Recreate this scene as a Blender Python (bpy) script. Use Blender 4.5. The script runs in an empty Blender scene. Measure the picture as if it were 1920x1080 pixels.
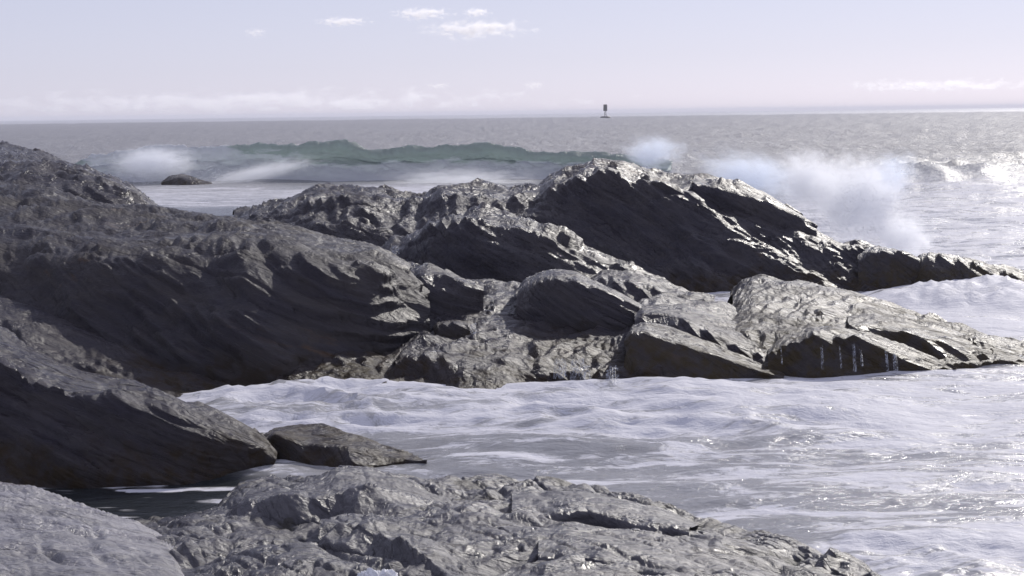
import bpy, math, random
import numpy as np
from mathutils import Matrix, Vector
random.seed(7); RNG = np.random.default_rng(7)
S = bpy.context.scene
COL = S.collection
R = math.radians

# ------------------------------------------------------------ camera, sky, sun
F = 2954.0                      # focal length in pixels of the 1920 wide photograph
CAM_H = 5.0
PITCH = math.atan(328.0 / F); ROLL = R(0.74)
fw = Vector((0, math.cos(PITCH), -math.sin(PITCH)))
r0 = Vector((1, 0, 0)); u0 = r0.cross(fw)
rt = math.cos(ROLL) * r0 - math.sin(ROLL) * u0
up = math.cos(ROLL) * u0 + math.sin(ROLL) * r0
cam = bpy.data.cameras.new('camera'); cam_o = bpy.data.objects.new('camera', cam)
COL.objects.link(cam_o)
cam.sensor_width = 36; cam.lens = 36 * F / 1920
cam.clip_start = 0.5; cam.clip_end = 40000
m = Matrix((rt, up, -fw)).transposed().to_4x4(); m.translation = (0, 0, CAM_H)
cam_o.matrix_world = m
S.camera = cam_o
S.render.resolution_x, S.render.resolution_y = 1024, 576

SUN_AZ, SUN_EL = R(30), R(30)   # azimuth measured from +Y towards +X
w = bpy.data.worlds.new('World'); S.world = w; w.use_nodes = True
nt = w.node_tree; nt.nodes.clear()
sky = nt.nodes.new('ShaderNodeTexSky'); sky.sky_type = 'NISHITA'; sky.sun_disc = False
sky.sun_elevation = SUN_EL; sky.sun_rotation = SUN_AZ
sky.air_density = 1.0; sky.dust_density = 0.2; sky.ozone_density = 1.5
hsv = nt.nodes.new('ShaderNodeHueSaturation'); hsv.inputs['Saturation'].default_value = 0.5
tint = nt.nodes.new('ShaderNodeMix'); tint.data_type = 'RGBA'; tint.blend_type = 'MULTIPLY'
tint.inputs[0].default_value = 1; tint.inputs[7].default_value = (0.97, 0.93, 1.08, 1)
lift = nt.nodes.new('ShaderNodeMix'); lift.data_type = 'RGBA'; lift.inputs[0].default_value = 0.62
lift.inputs[7].default_value = (5.5, 5.65, 7.45, 1)
bg = nt.nodes.new('ShaderNodeBackground'); bg.inputs[1].default_value = 0.102
wo = nt.nodes.new('ShaderNodeOutputWorld')
nt.links.new(sky.outputs[0], hsv.inputs['Color']); nt.links.new(hsv.outputs[0], tint.inputs[6])
nt.links.new(tint.outputs[2], lift.inputs[6]); nt.links.new(lift.outputs[2], bg.inputs[0])
nt.links.new(bg.outputs[0], wo.inputs[0])

sl = bpy.data.lights.new('sun', 'SUN'); sl.energy = 2.9; sl.angle = R(0.53); sl.color = (1, 0.95, 0.88)
so = bpy.data.objects.new('sun', sl); COL.objects.link(so)
sd = Vector((math.sin(SUN_AZ) * math.cos(SUN_EL), math.cos(SUN_AZ) * math.cos(SUN_EL), math.sin(SUN_EL)))
so.rotation_euler = sd.to_track_quat('Z', 'Y').to_euler(); so.location = (30, 40, 60)
S.view_settings.view_transform = 'Standard'; S.view_settings.look = 'None'
S.view_settings.exposure = 0; S.view_settings.gamma = 1; S.view_settings.use_curve_mapping = False
S.render.engine = 'CYCLES'
S.cycles.volume_bounces = 5; S.cycles.max_bounces = 8
S.cycles.volume_step_rate = 1.0; S.cycles.volume_max_steps = 256

# ------------------------------------------------------------ helpers: where a line of sight meets the place
RT, UP, FW = (np.array(v) for v in (rt, up, fw))
def ray(px, py):
    v = FW + (px - 960) / F * RT + (540 - py) / F * UP
    return v
def at_d(px, py, d):
    v = ray(px, py); return np.array([0, 0, CAM_H]) + v * (d / v[1])
def at_z(px, py, z=0.0):
    v = ray(px, py); return np.array([0, 0, CAM_H]) + v * ((z - CAM_H) / v[2])
def to_px(P):
    Q = P - np.array([0, 0, CAM_H]); w_ = Q @ FW
    return 960 + F * (Q @ RT) / w_, 540 - F * (Q @ UP) / w_
def lerp(a, b, t): return a + (b - a) * t
def sstep(a, b, x):
    t = np.clip((x - a) / (b - a), 0, 1); return t * t * (3 - 2 * t)

# ------------------------------------------------------------ numpy gradient noise
_perm = RNG.permutation(256).astype(np.int32); _perm = np.concatenate([_perm, _perm, _perm])
_g = RNG.normal(size=(256, 3)).astype(np.float32); _g /= np.linalg.norm(_g, axis=1)[:, None]
def noise3(p):
    p = np.asarray(p, np.float32)
    i = np.floor(p); f = p - i; i = i.astype(np.int32) & 255
    u = f * f * f * (f * (f * 6 - 15) + 10)
    out = 0
    for dx in (0, 1):
        hx = _perm[i[:, 0] + dx]; wx = u[:, 0] if dx else 1 - u[:, 0]
        for dy in (0, 1):
            hy = _perm[hx + ((i[:, 1] + dy) & 255)]; wy = u[:, 1] if dy else 1 - u[:, 1]
            for dz in (0, 1):
                g = _g[_perm[hy + ((i[:, 2] + dz) & 255)]]; wz = u[:, 2] if dz else 1 - u[:, 2]
                dot = g[:, 0] * (f[:, 0] - dx) + g[:, 1] * (f[:, 1] - dy) + g[:, 2] * (f[:, 2] - dz)
                out = out + dot * wx * wy * wz
    return out * 1.5
def fbm(p, o, gain=.5, lac=2.03):
    s = 0; a = 1
    for k in range(o):
        s = s + a * noise3(p * lac ** k + 17.3 * k); a *= gain
    return s
def ridged(p, o, gain=.5):
    s = 0; a = 1
    for k in range(o):
        s = s + a * (1 - 2 * np.abs(noise3(p * 2.07 ** k + 9.1 * k))); a *= gain
    return s

# ------------------------------------------------------------ mesh helpers
def grid_faces(nr, nc):
    a = np.arange(nr * nc).reshape(nr, nc)
    return np.stack([a[:-1, :-1], a[:-1, 1:], a[1:, 1:], a[1:, :-1]], -1).reshape(-1, 4)
def mesh_np(name, V, Fq, mat, parent=None, smooth=True, origin=None, attrs=None):
    V = np.asarray(V, np.float64)
    if origin is None: origin = (V[:, 0].mean(), V[:, 1].mean(), min(0.0, V[:, 2].min()) if False else 0.0)
    origin = np.array(origin)
    me = bpy.data.meshes.new(name); n = Fq.shape[1]
    me.vertices.add(len(V)); me.vertices.foreach_set('co', (V - origin).astype(np.float32).ravel())
    me.loops.add(Fq.size); me.loops.foreach_set('vertex_index', Fq.astype(np.int32).ravel())
    me.polygons.add(len(Fq)); me.polygons.foreach_set('loop_start', np.arange(0, Fq.size, n, dtype=np.int32))
    me.polygons.foreach_set('loop_total', np.full(len(Fq), n, np.int32))
    me.update(calc_edges=True)
    me.polygons.foreach_set('use_smooth', np.full(len(Fq), smooth))
    if attrs:
        for k, v in attrs.items():
            at = me.attributes.new(k, 'FLOAT', 'POINT'); at.data.foreach_set('value', np.asarray(v, np.float32))
    me.materials.append(mat)
    o = bpy.data.objects.new(name, me); COL.objects.link(o)
    o.location = origin
    if parent:
        o.parent = parent; o.location = Vector(origin) - Vector(parent.location)
    return o
def tag(o, label=None, cat=None, group=None, kind=None):
    if label: o['label'] = label
    if cat: o['category'] = cat
    if group: o['group'] = group
    if kind: o['kind'] = kind
    return o
def empty(name, loc, label, cat, group=None):
    o = bpy.data.objects.new(name, None); COL.objects.link(o); o.location = loc
    return tag(o, label, cat, group)

# ------------------------------------------------------------ node helpers
class NT:
    def __init__(s, name):
        s.m = bpy.data.materials.new(name); s.m.use_nodes = True; s.t = s.m.node_tree; s.t.nodes.clear()
        s.out = s.t.nodes.new('ShaderNodeOutputMaterial')
    def n(s, typ, **kw):
        x = s.t.nodes.new('ShaderNode' + typ)
        for k, v in kw.items(): setattr(x, k, v)
        return x
    def put(s, sock, v):
        if isinstance(v, bpy.types.NodeSocket): s.t.links.new(v, sock)
        elif v is not None: sock.default_value = v
    def math(s, op, a, b=None, c=None, clamp=False):
        x = s.n('Math', operation=op, use_clamp=clamp)
        for i, v in enumerate((a, b, c)): s.put(x.inputs[i], v)
        return x.outputs[0]
    def vm(s, op, a, b=None):
        x = s.n('VectorMath', operation=op); s.put(x.inputs[0], a)
        if b is not None: s.put(x.inputs[3] if op == 'SCALE' else x.inputs[1], b)
        return x.outputs['Value'] if op in ('DOT_PRODUCT', 'LENGTH') else x.outputs[0]
    def noise(s, vec, scale, detail=4, rough=.55, dist=0, kind='FBM'):
        x = s.n('TexNoise', noise_type=kind); s.put(x.inputs['Vector'], vec); x.inputs['Scale'].default_value = scale
        x.inputs['Detail'].default_value = detail; x.inputs['Roughness'].default_value = rough
        x.inputs['Distortion'].default_value = dist
        return x.outputs[0]
    def rng(s, v, a, b, c=0., d=1., smooth=True):
        x = s.n('MapRange', interpolation_type='SMOOTHSTEP' if smooth else 'LINEAR'); s.put(x.inputs[0], v)
        for i, q in enumerate((a, b, c, d)): s.put(x.inputs[i + 1], q)
        return x.outputs[0]
    def mix(s, f, a, b):
        x = s.n('Mix', data_type='RGBA'); s.put(x.inputs[0], f); s.put(x.inputs[6], a); s.put(x.inputs[7], b)
        return x.outputs[2]
    def xyz(s, x, y, z):
        c = s.n('CombineXYZ'); s.put(c.inputs[0], x); s.put(c.inputs[1], y); s.put(c.inputs[2], z); return c.outputs[0]
    def bump(s, h, strength, dist, normal=None):
        x = s.n('Bump'); s.put(x.inputs['Height'], h); s.put(x.inputs['Strength'], strength); x.inputs['Distance'].default_value = dist
        if normal: s.put(x.inputs['Normal'], normal)
        return x.outputs[0]
    def attr(s, name):
        x = s.n('Attribute', attribute_name=name); return x.outputs['Fac']
    def bsdf(s, **kw):
        x = s.n('BsdfPrincipled')
        for k, v in kw.items(): s.put(x.inputs[k.replace('_', ' ')], v)
        return x
def C4(r, g, b): return (r, g, b, 1)

# foliation of the rock: beds dip down to the right and a little towards the camera
SN = np.array([0.40, -0.30, 0.87]); SN /= np.linalg.norm(SN)
SA = np.cross(np.array([0, 1, 0.]), SN); SA /= np.linalg.norm(SA)
SA = SA + 0.25 * np.cross(SN, SA); SA /= np.linalg.norm(SA)
SB = np.cross(SN, SA)

def rock_material(name, dark, light, weed, rough=(.28, .5), weed_top=.7, fine=1.0, relief=.9, spec=.23):
    t = NT(name); pos = t.n('NewGeometry').outputs['Position']
    q = t.xyz(t.math('MULTIPLY', t.vm('DOT_PRODUCT', pos, tuple(SA)), .13),
              t.math('MULTIPLY', t.vm('DOT_PRODUCT', pos, tuple(SB)), .5),
              t.vm('DOT_PRODUCT', pos, tuple(SN)))
    big = t.noise(pos, .35, 5, .6)
    lay = t.noise(q, 5.0 * fine, 8, .65, .6)
    fin = t.noise(q, 22 * fine, 6, .7, .4)
    gr = t.noise(pos, 26 * fine, 5, .7)
    crack = t.noise(q, 1.6 * fine, 6, .6, .8, 'RIDGED_MULTIFRACTAL')
    f = t.math('ADD', t.math('MULTIPLY', big, .5), t.math('MULTIPLY', lay, .5))
    col = t.mix(t.rng(f, .35, .65), C4(*dark), C4(*light))
    # lichens and iron staining in ochre patches
    stain = t.math('MULTIPLY', t.rng(t.noise(q, .9, 6, .65), .60, .72), t.rng(lay, .45, .6))
    col = t.mix(t.math('MULTIPLY', stain, .75), col, C4(.12, .062, .022))
    z = t.n('SeparateXYZ'); t.put(z.inputs[0], pos)
    zz = t.math('ADD', z.outputs[2], t.math('MULTIPLY', t.math('SUBTRACT', t.noise(pos, 1.3, 5, .6), .5), 1.4))
    wm = t.math('MULTIPLY', t.rng(zz, weed_top, weed_top * .3, 0, 1), t.rng(t.noise(pos, 3.5, 4, .6), .4, .6, .35, 1))
    col = t.mix(wm, col, C4(*weed))
    rg = t.rng(t.noise(q, 2.2, 5, .6), .35, .65, *rough)
    rg = t.math('ADD', rg, t.math('MULTIPLY', wm, .12))
    h = t.math('ADD', t.math('MULTIPLY', lay, .6), t.math('MULTIPLY', fin, .22))
    h = t.math('ADD', h, t.math('MULTIPLY', gr, .05))
    h = t.math('ADD', h, t.math('MULTIPLY', crack, .05))
    nb = t.bump(h, .9, .13 * relief / fine)
    sn = t.vm('DOT_PRODUCT', pos, tuple(SN))
    for per, st in ((.11 / fine, .8), (.035 / fine, .6)):
        tt = t.math('ADD', t.math('DIVIDE', sn, per), t.math('MULTIPLY', t.noise(q, 2.2 * fine * (.1 / per) ** .5, 5, .6, .3), 3.2))
        fr = t.math('FRACT', tt)
        stp = t.rng(fr, .72, 1.0, 1.0, 0.0)
        nb = t.bump(t.math('MULTIPLY', stp, t.rng(t.noise(pos, 1.7 / per * .1, 3, .5), .4, .6)), st * relief ** .5, per * .55 * relief, nb)
    b = t.bsdf(Base_Color=col, Roughness=rg, Normal=nb, Specular_IOR_Level=spec)
    t.put(t.out.inputs[0], b.outputs[0])
    return t.m
ROCK = rock_material('wet_schist', (.026, .023, .034), (.054, .047, .050), (.030, .018, .007), (.22, .44))  # violet in the dark rock tones: hazy veil put into the colour
ROCK_NEAR = rock_material('damp_grey_schist', (.026, .024, .034), (.100, .094, .102), (.03, .025, .02), (.24, .44), .1, 1.3, .8, .45)
ROCK_PALE = rock_material('pale_shine_schist', (.10, .096, .106), (.31, .298, .318), (.05, .045, .04), (.24, .44), .1, 1.4, .9, .5)  # pale stone, with wet sun shine also put into its colour
ROCK_WEED = rock_material('weedy_schist', (.026, .023, .034), (.054, .047, .050), (.040, .027, .009), (.24, .46), 1.1)
ROCK_DRY = rock_material('drier_brown_grey_schist', (.025, .022, .031), (.044, .037, .036), (.022, .014, .008), (.34, .58), .5, 1.0, .7, .24)

# ------------------------------------------------------------ rocks: surfaces lofted through edge lines, then broken up into beds
def curve(pts, n):
    """points (px, py, distance) or (px, py, None) for the waterline -> n points in the place"""
    P = np.array([at_z(a, b, c[0]) if isinstance(c, tuple) else at_d(a, b, c) for a, b, c in pts])
    px = np.array([p[0] for p in pts], float)
    L = np.concatenate([[0], np.cumsum(np.maximum(np.abs(np.diff(px)), 6))]); L /= L[-1]
    u = np.linspace(0, 1, n)
    return np.stack([np.interp(u, L, P[:, k]) for k in range(3)], -1)
def loft(curves, nu, nv, smooth=3):
    C = [curve(c, nu) if isinstance(c, list) else c for c in curves]
    seg = [np.linalg.norm(C[i + 1] - C[i], axis=1).mean() for i in range(len(C) - 1)]
    # visible rows matter more: weigh by apparent size
    wts = []
    for i in range(len(C) - 1):
        x0, y0 = to_px(C[i]); x1, y1 = to_px(C[i + 1])
        x0, x1 = np.clip(x0, -60, 1980), np.clip(x1, -60, 1980); y0, y1 = np.clip(y0, 0, 1130), np.clip(y1, 0, 1130)
        wts.append(min(seg[i], 4) * .12 + np.hypot(x1 - x0, y1 - y0).mean() * .05)
    wts = np.array(wts); cnt = np.maximum(4, (wts / wts.sum() * nv).astype(int))
    rows = []
    for i, c in enumerate(cnt):
        for k in range(c): rows.append(lerp(C[i], C[i + 1], k / c))
    rows.append(C[-1]); G = np.array(rows)
    for _ in range(smooth):
        G[1:-1] = .5 * G[1:-1] + .25 * (G[:-2] + G[2:])
        G[:, 1:-1] = .5 * G[:, 1:-1] + .25 * (G[:, :-2] + G[:, 2:])
    return G
def grid_normals(G):
    du = np.gradient(G, axis=1); dv = np.gradient(G, axis=0)
    n = np.cross(dv, du); n /= np.maximum(np.linalg.norm(n, axis=-1), 1e-9)[..., None]
    return n
def beds(q, s, period, seed, sharp=.78):
    t = s / period + .7 * noise3(q * (.55 / period ** .5) + seed)
    k = np.floor(t).astype(np.int64); f = t - k
    r = lambda kk: ((np.sin(kk * 12.9898 + seed) * 43758.5453) % 1.0)
    return lerp(r(k), r(k + 1), sstep(sharp, 1.0, f)) - .5
def roughen(G, amp=1.0, seed=0., lumps=1.0):
    sh = G.shape; P = G.reshape(-1, 3); N = grid_normals(G).reshape(-1, 3)
    sa, sb, s = P @ SA, P @ SB, P @ SN
    q = np.stack([sa * .18, sb * .5, s], -1).astype(np.float32)
    q3 = P.astype(np.float32)
    h = .22 * lumps * fbm(q3 * .45 + seed, 3)
    mod = sstep(-.35, .45, fbm(q3 * .5 + seed + 50, 2))
    h += .20 * beds(q * .8, s, .85, seed + 1) * (.35 + .65 * mod)
    mod2 = sstep(-.3, .4, fbm(q * .9 + seed + 90, 2))
    h += .11 * beds(q, s, .30, seed + 2.7) * mod2
    h += .05 * beds(q * 1.5, s, .115, seed + 4.1, .7) * (1 - .5 * mod)
    # joints that break the beds into angular blocks
    J1 = SA * .9 + SB * .35 + SN * .25; J2 = SB * .9 - SA * .4 + SN * .2
    h += .05 * beds(q3 * .5, P @ J1, 1.3, seed + 6.3, .9) * mod
    h += .03 * beds(q3 * .6, P @ J2, .7, seed + 7.9, .86) * mod2
    h += .015 * beds(q3 * .9, P @ (J1 + .5 * J2), .33, seed + 9.2, .8) * (1 - .5 * mod2)
    rg = ridged(q * 1.3 + seed, 4, .55)
    h += .045 * rg
    h += .022 * fbm(q * 6 + seed, 3, .6)
    # long furrows weathered out along the grain of the rock
    nearby = float(P[:, 1].mean()) < 22
    SD = np.array([.50, -.80, -.20]) if nearby else np.array([.92, -.28, -.27]); SD /= np.linalg.norm(SD)
    SX = np.cross(SN, SD); SX /= np.linalg.norm(SX); a1, c1 = P @ SD, P @ SX
    for fs, dp in ((1.0, .10), (2.3, .055), (5.2, .026)):
        if amp < .3 and fs > 5: continue
        fn = noise3(np.stack([a1 * (.30 if nearby else .20) * fs, c1 * 1.5 * fs, s * 1.0 * fs], -1) + seed + fs)
        mm = sstep(-.2, .25, noise3(np.stack([a1 * .35, c1 * .6, s * .6], -1) * fs ** .5 + seed + 40 + fs))
        dp *= 1 if nearby else .6
        h -= dp * mm * sstep(.72, 1.0, 1 - np.abs(fn) * 1.6)
        h += dp * .5 * fn
    P = P + N * (h * amp)[:, None]
    # bedding: the surface steps down from bed to bed, tops flat and risers steep
    for per, w_, st, fr in ((.62, .26, .60, .6), (.22, .17, .80, 1.3), (.085, .2, .85, 2.6)):
        if amp < .37 and per < (.15 if amp == .36 else .1): continue
        if nearby: st *= .7
        per *= .45 + .55 * amp
        q3 = P.astype(np.float32); s = P @ SN
        qq = np.stack([P @ SA * .13, P @ SB * .55, s * .4], -1).astype(np.float32) if nearby else np.stack([P @ SD * .11, P @ SX * .5, s * .4], -1).astype(np.float32)
        t = s / per + (.8 if per > .3 or not nearby else 1.5) * fbm(qq * fr + seed + per * 31, 3, .45)
        k = np.floor(t); f = t - k
        g = sstep(.5 - w_, .5 + w_, f)
        mk = .12 + .88 * sstep(-.15, .3, noise3(qq * 1.6 * fr ** .5 + seed + 70 + per))
        P = P + SN * ((g - f) * per * st * mk)[:, None]
    return P.reshape(sh)
def rock(name, curves, nu, nv, mat, label=None, cat='rock', amp=1.0, seed=0., parent=None, group=None, skirt=True, back=4.0, backz=-1.0, lumps=1.0, smooth=3):
    """curves run from the crest down to the foot; a back slope and a skirt below the water close the body"""
    C = [curve(c, nu) for c in curves]
    b = C[0].copy(); b[:, 1] += back * .35; b[:, 2] -= back * .12
    b2 = C[0].copy(); b2[:, 1] += back; b2[:, 2] = np.minimum(backz, C[0][:, 2] - .4)
    L = [b2, b] + C
    if skirt:
        e = C[-1].copy(); e[:, 1] -= .12; e[:, 2] -= .9; L.append(e)
    G = loft(L, nu, nv, smooth)
    G = roughen(G, amp, seed, lumps)
    nr, nc = G.shape[:2]
    o = mesh_np(name, G.reshape(-1, 3), grid_faces(nr, nc), mat, parent)
    if label: tag(o, label, cat, group)
    return o
def ln(s):
    """'x,y,d x,y,d ...' with d = w for the waterline, w.1 for 0.1 m above it"""
    out = []
    for a in s.split():
        x, y, d = a.split(','); out.append((float(x), float(y), (float(d[1:] or 0),) if d[0] == 'w' else float(d)))
    return out

# --- far left headland, behind the big left ridge
rock('rock_outcrop', [
    ln('-200,243,64 -60,260,63 0,270,62 60,282,61 110,300,60 160,313,59 210,333,58 245,356,57 280,382,56 340,430,55'),
    ln('-200,285,57 -60,300,56 0,306,55 60,312,54 110,312,54 160,325,53.5 210,342,53 245,362,53 280,388,53 340,440,53'),
    ln('-200,345,51 -60,350,51 0,352,51 60,356,51 110,362,51 160,380,51 210,392,51 245,400,51 280,420,51 340,470,51'),
    ln('-200,440,47 -60,440,47 0,440,47 60,440,47 110,440,47 160,440,47 210,450,47 245,460,47 280,480,47 340,520,47')],
    260, 200, ROCK, 'far left headland of dark layered rock with a pale wet top', seed=3.1, amp=.8, back=6)

# --- main ridge with the peak
ridge = rock('rock_ridge', [
    ln('440,400,52 480,388,51 540,365,50.5 600,355,50 680,358,50 740,370,49.5 790,377,49 830,357,49.5 900,352,50 950,356,50 1010,350,50.5 1050,320,50.5 1090,302,50.5 1130,293,50 1180,300,49.8 1240,315,49.5 1300,326,49 1360,340,48.5 1420,357,48 1470,382,47.5 1510,407,47.2 1560,433,47 1620,460,46.5 1680,487,45.6 1725,516,44.6 1755,548,43.3'),
    ln('440,420,48.5 480,405,48 540,382,47.5 600,372,47.3 680,375,47 740,388,47 790,394,46.8 830,376,46.8 900,372,46.8 950,376,46.6 1010,372,46.5 1050,348,46.5 1090,330,46.5 1130,322,46.5 1180,326,46.5 1240,336,46.3 1300,362,46 1345,400,45.8 1400,430,45.5 1450,442,45.5 1510,452,45.3 1560,462,45.2 1620,478,45 1680,500,44.7 1725,524,44.3 1755,550,43.2'),
    ln('440,450,46 480,440,45.5 540,430,45.3 600,425,45 680,430,45 740,440,45 790,445,44.8 830,440,44.8 900,440,44.8 950,440,44.6 1010,430,44.8 1050,420,45.2 1090,410,45.5 1130,410,45.5 1180,415,45.4 1240,425,45.1 1300,440,44.8 1345,455,44.6 1400,470,44.5 1450,480,44.4 1510,490,44.3 1560,498,44.2 1620,510,44.1 1680,522,43.9 1725,536,43.6 1755,552,43.1'),
    ln('440,545,43.5 600,550,43.3 740,550,43.2 900,550,43.2 1050,550,43.2 1180,552,43.2 1300,554,43.1 1400,554,43 1510,554,43 1560,554,42.9 1620,554,42.8 1680,554,42.7 1725,553,42.8 1755,553,42.9')],
    520, 210, ROCK, 'highest dark rock ridge with a rounded peak and long slope to the right', seed=11.3, back=7)
rock('slab', [
    ln('1300,333,48.6 1350,338,48.2 1400,352,47.8 1450,372,47.3 1490,398,47 1530,425,46.6'),
    ln('1300,343,46.9 1350,352,46.6 1400,366,46.4 1450,386,46.2 1490,405,46.1 1530,428,46.2'),
    ln('1300,352,46.7 1350,374,46.4 1400,398,46.2 1450,415,46 1490,424,45.9 1530,436,45.9')],
    160, 70, ROCK, parent=ridge, seed=21, amp=.6, skirt=True, back=2, backz=1.0)
# --- rounded hump in front of the ridge
rock('rock_hump', [
    ln('690,480,43.5 760,446,43 800,420,42.7 850,405,42.5 900,402,42.3 960,412,42.2 1010,425,42 1070,450,41.8 1130,480,41.6 1200,512,41.3 1250,540,41'),
    ln('690,490,41.8 760,458,41.4 800,434,41.1 850,416,40.9 900,412,40.8 960,424,40.7 1010,440,40.6 1070,466,40.6 1130,494,40.5 1200,522,40.4 1250,546,40.4'),
    ln('690,520,40.5 760,500,40.2 800,490,40 850,480,39.9 900,478,39.9 960,485,39.9 1010,495,39.9 1070,510,39.9 1130,525,39.9 1200,545,39.9 1250,560,39.9'),
    ln('690,600,39 800,600,39 900,600,39 1070,600,39 1250,600,39')],
    320, 150, ROCK, 'rounded dark rock hump in front of the peaked ridge, above the middle slabs', seed=31.7, back=3)
# --- two weedy rocks where the ridge runs out
rock('weedy_rock', [
    ln('1610,475,45 1630,463,44.8 1652,459,44.6 1690,470,44.4 1715,484,44.2 1738,500,44'),
    ln('1610,485,43.8 1630,474,43.7 1652,470,43.6 1690,482,43.5 1715,496,43.4 1738,512,43.2'),
    ln('1610,545,43 1652,547,43 1690,549,42.9 1738,550,42.8')],
    110, 60, ROCK_WEED, 'small olive weed-topped rock between the long ridge and the low dark rock', seed=41, amp=.55, back=2)
rock('weedy_rock', [
    ln('1718,500,44.8 1732,476,44.6 1760,473,44.4 1800,480,44.2 1830,488,44 1860,497,43.8 1900,506,43.6 1950,518,43.3 2010,535,43'),
    ln('1718,508,43.6 1732,486,43.4 1760,484,43.3 1800,492,43.2 1830,498,43.1 1860,507,43 1900,516,42.9 1950,528,42.7 2010,543,42.5'),
    ln('1718,549,w 1760,551,w 1830,552,w 1900,550,w 1950,550,w 2010,552,w')],
    220, 90, ROCK_WEED, 'low dark weed-fringed rock at the right edge below the white surf', seed=43, amp=.6, back=2.5)
# --- big left ridge
rock('rock_ridge', [
    ln('-260,300,43 -60,318,41 0,325,40 60,332,39.6 130,352,39.2 200,375,38.8 270,379,38.2 340,386,37.6 420,394,37 480,408,36.8 560,418,36.6 630,434,36.4 700,458,36.2 740,477,36 770,500,35.8 800,525,35.6'),
    ln('-260,420,36 -60,420,35.6 0,400,35.6 60,400,35.4 130,410,35.2 200,425,35 270,430,34.8 340,430,34.6 420,425,34.6 480,432,34.6 560,445,34.6 630,458,34.6 700,475,34.6 740,492,34.6 770,512,34.6 800,532,34.6'),
    ln('-260,500,31.6 -60,490,31.6 0,468,31.6 60,463,31.6 130,460,31.5 200,460,31.4 270,460,31.4 340,460,31.4 420,450,31.5 480,455,31.4 560,468,31.4 630,480,31.4 700,490,31.8 740,505,32.2 770,522,32.8 800,540,33.4'),
    ln('-260,620,30.6 -60,590,30.5 60,590,30.4 200,600,30.2 340,600,30.1 480,600,30.1 560,600,30.4 630,600,30.7 700,580,31.3 740,565,31.9 770,560,32.5 800,562,33'),
    ln('-260,720,29.9 -60,722,29.8 100,724,29.6 300,726,29.3 420,726,29.2 530,722,29.3 600,712,29.8 680,665,30.6 740,615,31.4 800,590,32.2')],
    480, 240, ROCK_DRY, 'largest left rock ridge, long brown-grey shoulder over a deep shaded face', seed=51.2, back=6, amp=.8, smooth=150)
rock('ledge', [
    ln('745,505,35.4 765,494,35.2 800,490,35 835,500,34.8 870,518,34.6 905,536,34.4'),
    ln('745,512,34.2 765,504,34 800,503,33.8 835,516,33.8 870,530,33.8 905,542,33.9'),
    ln('745,560,33.3 765,556,33.3 800,552,33.3 835,548,33.4 870,546,33.5 905,546,33.7')],
    120, 70, ROCK, 'small pale-topped rock ledge at the right foot of the large left ridge', seed=53, amp=.55, back=2, skirt=True)
# --- long streaked slab running down to the cove behind the near left rock
rock('rock_slab', [
    ln('-120,500,31.5 -40,545,30.4 60,575,30.2 150,612,30 260,658,29.8 340,692,29.6 400,716,29.4 440,728,29.2'),
    ln('-120,560,29.2 -40,590,28.8 60,630,28.6 150,665,28.6 260,700,28.6 340,722,28.6 400,738,28.4 440,745,28.3'),
    ln('-120,680,27.2 -40,700,27.2 60,720,27.2 150,745,27.2 260,770,27.2 340,775,27.3 400,775,27.3 440,775,27.2')],
    240, 130, ROCK, 'long streaked slab sloping down to the cove between the two left rocks', seed=61, amp=.45, back=2, lumps=.5)
# --- middle platform
plat = rock('rock_platform', [
    ln('520,600,34.5 600,568,35 660,560,35 720,548,35.4 800,536,36 860,528,36.2 920,526,36.3 980,532,36 1040,560,35 1100,590,34 1200,600,33.6 1240,610,33.4'),
    ln('520,640,32 600,610,32.6 660,602,32.8 720,598,33 800,590,33.2 860,588,33.3 920,588,33.4 980,590,33.3 1040,605,32.8 1100,620,32.2 1200,625,32 1240,630,32'),
    ln('520,690,30.2 600,668,30.6 660,655,30.9 720,648,31 800,640,31.1 860,642,31.1 920,645,31 980,650,31 1040,655,30.9 1100,660,30.7 1200,665,30.5 1240,670,30.4'),
    ln('520,712,29.3 600,698,29.6 660,692,29.7 720,696,29.6 800,700,29.4 860,702,29.3 920,698,29.3 980,690,29.5 1040,690,29.5 1100,694,29.3 1200,696,29.2 1240,696,29.2'),
    ln('520,722,w 600,722,w 660,728,w 720,738,w 800,738,w 860,736,w 920,733,w 980,722,w 1040,712,w 1100,716,w 1200,712,w 1240,710,w')],
    380, 270, ROCK, 'broad wet rock platform of broken slabs stepping down to the cove in the middle', seed=71.7, back=3, lumps=.7, amp=.65)
rock('slab', [
    ln('740,672,30.8 760,650,31 800,634,31 870,636,30.8 930,648,30.5 985,668,30.2 1030,692,29.9'),
    ln('740,680,29.3 760,668,29.3 800,666,29.3 870,676,29.2 930,690,29.1 985,700,29.1 1030,708,29.1'),
    ln('740,720,29 760,722,29 800,730,28.9 870,738,w 930,736,w 985,724,28.9 1030,716,29')],
    200, 110, ROCK, parent=plat, seed=73, amp=.42, skirt=True, back=1.5, backz=-.2, lumps=.4)
rock('slab', [
    ln('530,716,29.6 560,696,29.9 610,686,30 660,682,30 710,694,29.8 760,704,29.6 810,720,29.2'),
    ln('530,720,29.2 560,708,29.3 610,702,29.3 660,704,29.2 710,716,29 760,724,28.9 810,734,28.7'),
    ln('530,724,w 560,724,w 610,726,w 660,734,w 710,742,w 760,744,w 810,742,w')],
    170, 80, ROCK_WEED, parent=plat, seed=75, amp=.4, back=1.2, backz=-.2, lumps=.4)
rock('boulder', [
    ln('812,612,32.3 820,603,32.2 850,600,32.1 880,601,32.1 893,610,32.2'),
    ln('812,616,31.9 820,608,31.6 850,604,31.5 880,606,31.6 893,614,31.9'),
    ln('812,622,31.8 820,624,31.5 850,625,31.5 880,624,31.5 893,620,31.8')],
    60, 40, ROCK_WEED, 'small dark block-like boulder sitting in the middle of the wet platform', seed=77, amp=.22, back=.6, backz=.2, lumps=.3)
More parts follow.
